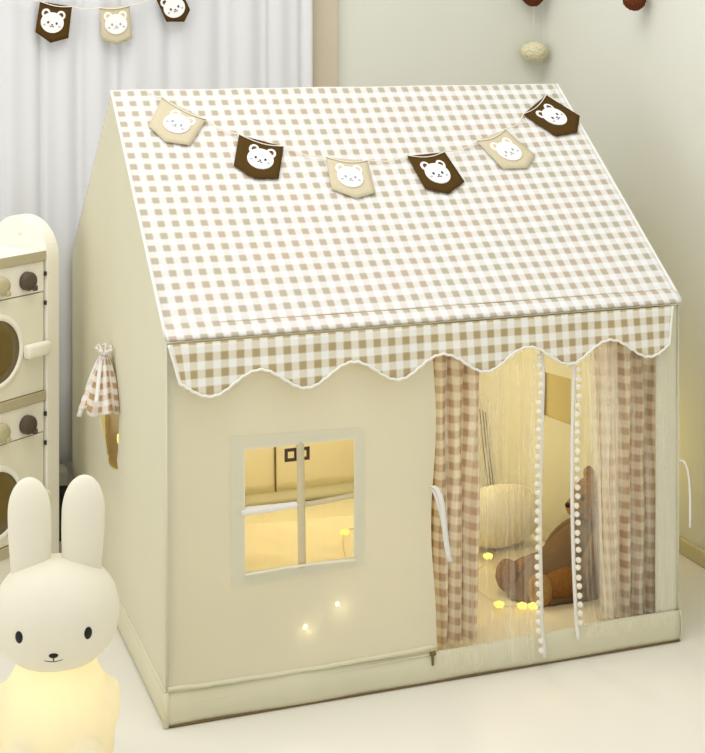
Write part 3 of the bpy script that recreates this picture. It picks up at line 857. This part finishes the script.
for zb, zt, zk, zo, zh in ((0.472, 0.805, 0.762, 0.598, 0.584), (0.108, 0.444, 0.397, 0.222, 0.20)):
    zp = zt - 0.078
    bm = bmesh.new(); add_box(bm, -KW + .024, -0.027, 0.006, 0.02, zp, zt, 0.0015); cp = link_obj('control_panel', bm, M['wood_white'], K, False)
    for kx, mt in ((-0.089, M['knob_dark']), (-0.180, M['knob_pale']), (-0.275, M['knob_dark'])):
        bm = bmesh.new(); add_lathe(bm, [(0.024, 0), (0.024, 0.014), (0.0215, 0.019), (0.010, 0.021)], 28, mat=Matrix.Translation((kx, 0.007, zk)) @ Rx)
        add_box(bm, kx + 0.008, kx + 0.022, -0.015, -0.006, zk - 0.026, zk - 0.012, 0.003)
        link_obj('knob', bm, mt, cp)
    bm = bmesh.new(); add_box(bm, -KW + .024, -0.027, 0.007, 0.02, zb, zp - 0.003, 0.0015); dr = link_obj('oven_door', bm, M['wood_front'], K, False)
    bm = bmesh.new()
    xo = -0.196
    add_lathe(bm, [(0.080, 0.0), (0.080, 0.007), (0.084, 0.010), (0.092, 0.009), (0.096, 0.004), (0.096, 0.0)], 48, mat=Matrix.Translation((xo, 0.008, zo)) @ Rx, cap=False)
    link_obj('window_ring', bm, M['wood_white'], dr)
    bm = bmesh.new(); add_lathe(bm, [(0.082, 0.0), (0.082, 0.006), (0.05, 0.0075), (0.001, 0.008)], 48, mat=Matrix.Translation((xo, 0.008, zo)) @ Rx); link_obj('round_pane', bm, M['oven_glass'], dr)
    bm = bmesh.new(); add_box(bm, -0.105, -0.022, -0.020, 0.004, zh - 0.018, zh + 0.018, 0.009); link_obj('door_handle', bm, M['wood_white'], dr)
    for zz in (zp - 0.03, zp + 0.045):
        bm = bmesh.new(); add_tube(bm, [(-0.026, 0.002, zz - .005), (-0.026, 0.002, zz + .005)], 0.004, 8); link_obj('hinge', bm, M['gap'], dr)

# dark box behind the kitchen
bx = empty('storage_box', (0.01, 1.145, 0), 'small black box with grey lid on the floor between kitchen and tent', 'box')
bx.location = (-0.068, 1.155, 0)
bm = bmesh.new(); add_box(bm, -0.05, 0.045, -0.035, 0.035, 0.0, 0.150, 0.004); link_obj('body', bm, M['box_black'], bx, False)
bm = bmesh.new(); add_box(bm, -0.051, 0.046, -0.036, 0.036, 0.150, 0.192, 0.006); link_obj('lid', bm, M['box_grey'], bx, False)

# ------------------------------------------------------------------ rabbit night lamp
RB = empty('rabbit_lamp', (-0.246, -0.185, 0), 'glowing white rabbit shaped night lamp on the floor beside the tent', 'lamp')
camdir = math.atan2(-0.633 + 0.262, 2.8321 - 0.185)       # turn the face to the viewer's side of the room
RB.rotation_euler = (0, 0, -0.20)
bm = bmesh.new()
add_lathe(bm, [(0.070, 0.0), (0.092, 0.004), (0.101, 0.03), (0.104, 0.07), (0.106, 0.11), (0.104, 0.15), (0.096, 0.19), (0.083, 0.225), (0.068, 0.255), (0.050, 0.27)], 40)
for v in bm.verts: v.co.y *= 0.85
for sx in (-1, 1):
    add_ell(bm, (0.084 * sx, -0.010, 0.150), (0.030, 0.040, 0.070), Matrix.Rotation(0.22 * sx, 3, 'Y'))
    add_ell(bm, (0.060 * sx, -0.080, 0.090), (0.036, 0.030, 0.050))
    add_ell(bm, (0.055 * sx, -0.085, 0.030), (0.042, 0.050, 0.032))
body = link_obj('body', bm, M['lamp_body'], RB)
rm = body.modifiers.new('fuse', 'REMESH'); rm.mode = 'VOXEL'; rm.voxel_size = 0.007; rm.use_smooth_shade = True
sm = body.modifiers.new('soften', 'SMOOTH'); sm.factor = 0.6; sm.iterations = 10
bm = bmesh.new(); add_ell(bm, (0, -0.004, 0.338), (0.114, 0.096, 0.100), seg=48, rings=32, power=0.92)
head = link_obj('head', bm, M['lamp_head'], RB)
for sx in (-1, 1):
    bm = bmesh.new()
    prof = []
    n = 22
    for k in range(n + 1):
        t = 1 - (1 - k / n) ** 1.8
        r = (0.034 + 0.005 * math.sin(PI / 2 * min(1, t / 0.55))) * (1.0 if t < 0.62 else math.sqrt(max(0.0, 1 - ((t - 0.62) / 0.38) ** 2.2)))
        prof.append((max(r, 0.0015), 0.400 + t * 0.185))
    add_lathe(bm, prof, 32)
    for v in bm.verts:
        v.co.y *= 0.62
        v.co.x += sx * (0.046 + 0.02 * (v.co.z - 0.405))
    link_obj('ear', bm, M['lamp_head'], RB)
def on_head(x, z):                                         # front surface of the head
    q = 1 - (abs(x) / 0.114) ** 2 - (abs(z - 0.338) / 0.100) ** 2
    return -0.004 - 0.096 * math.sqrt(max(0.0, q)) - 0.001
for sx in (-1, 1):
    x = 0.060 * sx; z = 0.331
    bm = bmesh.new(); add_ell(bm, (x, on_head(x, z), z), (0.0080, 0.0035, 0.0118), Matrix.Rotation(0.55 * sx, 3, 'Z'), seg=20, rings=14)
    link_obj('eye', bm, M['lamp_black'], head)
bm = bmesh.new()
zn = 0.297
add_ell(bm, (0, on_head(0, zn), zn), (0.0085, 0.004, 0.0052), seg=18, rings=12)
add_tube(bm, [(0, on_head(0, z) - 0.0005, z) for z in (zn, zn - 0.006, zn - 0.013)], 0.0014, 8)
add_tube(bm, [(x, on_head(x, zn - 0.0135 + 14 * x * x) - 0.0005, zn - 0.0135 + 14 * x * x) for x in [(-0.016 + 0.032 * k / 12) for k in range(13)]], 0.0014, 8)
link_obj('nose_and_smile', bm, M['lamp_black'], head)

# ------------------------------------------------------------------ hanging yarn pompoms
def yarn_ball(r, seed, squash=1.0):
    bm = bmesh.new(); bmesh.ops.create_icosphere(bm, subdivisions=5, radius=r)
    for v in bm.verts:
        d = v.co.normalized()
        k = 1 + 0.10 * noise.noise(d * 14 + Vector((seed, 0, 0))) + 0.09 * noise.noise(d * 26)
        v.co = Vector((d.x * r * k, d.y * r * k, d.z * r * k * squash))
    return bm
P1 = empty('pompom_string', (1.452, 1.225, 1.508), 'string with a brown and a cream yarn pompom hanging near the corner', 'pompom decoration', 'yarn pompom strings')
bm = bmesh.new(); add_tube(bm, [(0.01, 0.02, 0.75), (0.005, 0.0, 0.02), (0, 0, -0.178)], 0.0009, 6); link_obj('cord', bm, M['string'], P1)
bm = yarn_ball(0.034, 1); link_obj('brown_pompom', bm, M['pom_brown'], P1)
bm = yarn_ball(0.042, 5, 0.74); link_obj('cream_pompom', bm, M['pom_cream'], P1, loc=(0.004, 0, -0.178))
P2 = empty('pompom_string', (1.465, 0.638, 1.486), 'string with one brown yarn pompom hanging by the right wall', 'pompom decoration', 'yarn pompom strings')
bm = bmesh.new(); add_tube(bm, [(0.01, 0.0, 0.75), (0.005, 0, 0.3), (0, 0, 0)], 0.0009, 6); link_obj('cord', bm, M['string'], P2)
bm = yarn_ball(0.032, 9); link_obj('brown_pompom', bm, M['pom_brown'], P2)

# ------------------------------------------------------------------ lights
w = bpy.data.worlds.new('room_light'); scene.world = w; w.use_nodes = True
bg = w.node_tree.nodes['Background']; bg.inputs[0].default_value = (1.0, 0.995, 0.97, 1); bg.inputs[1].default_value = 0.80
def area(name, loc, rot, size, power, col, sy=None):
    l = bpy.data.lights.new(name, 'AREA'); l.energy = power; l.color = col
    l.size = size
    if sy: l.shape = 'RECTANGLE'; l.size_y = sy
    o = bpy.data.objects.new(name, l); COL.objects.link(o); o.location = loc; o.rotation_euler = rot
    return o
area('overhead_fill', (-0.35, -0.35, 3.3), (0, 0, 0), 2.2, 46, (1.0, 0.97, 0.92))  # assumed light from above, added unseen; neither ceiling nor fixture is modelled
area('left_fill', (-2.5, -0.6, 1.6), (0, -PI / 2, 0), 1.6, 14, (1.0, 0.97, 0.90), 1.8)  # assumed side light, an added area fill out of view; no window is built
def point(name, loc, power, col, r=0.05):
    l = bpy.data.lights.new(name, 'POINT'); l.energy = power; l.color = col; l.shadow_soft_size = r
    o = bpy.data.objects.new(name, l); COL.objects.link(o); o.location = loc
    return o
point('tent_fill', (0.58, 0.92, 0.60), 7.2, (1.0, 0.88, 0.60), 0.08)  # added fill without a fixture, warms the tent interior
point('doorway_fill', (0.84, 0.30, 0.52), 1.3, (1.0, 0.90, 0.64), 0.05)  # extra unseen fill, brightens cushion and quilt near the door
point('corner_fill', (1.36, 0.62, 0.30), 0.75, (1.0, 0.77, 0.24), 0.06)  # added bodiless light, gives the warm glow on the right wall
pl_ = point('rabbit_bulb', (-0.246, -0.185, 0.20), 0.16, (1.0, 0.80, 0.34), 0.02)

# ------------------------------------------------------------------ colour management
vs = scene.view_settings
vs.view_transform = 'Standard'; vs.look = 'None'; vs.exposure = 0.0; vs.gamma = 1.0
vs.use_curve_mapping = False
scene.cycles.transparent_max_bounces = 24
scene.cycles.max_bounces = 10
scene.cycles.sample_clamp_indirect = 4.0
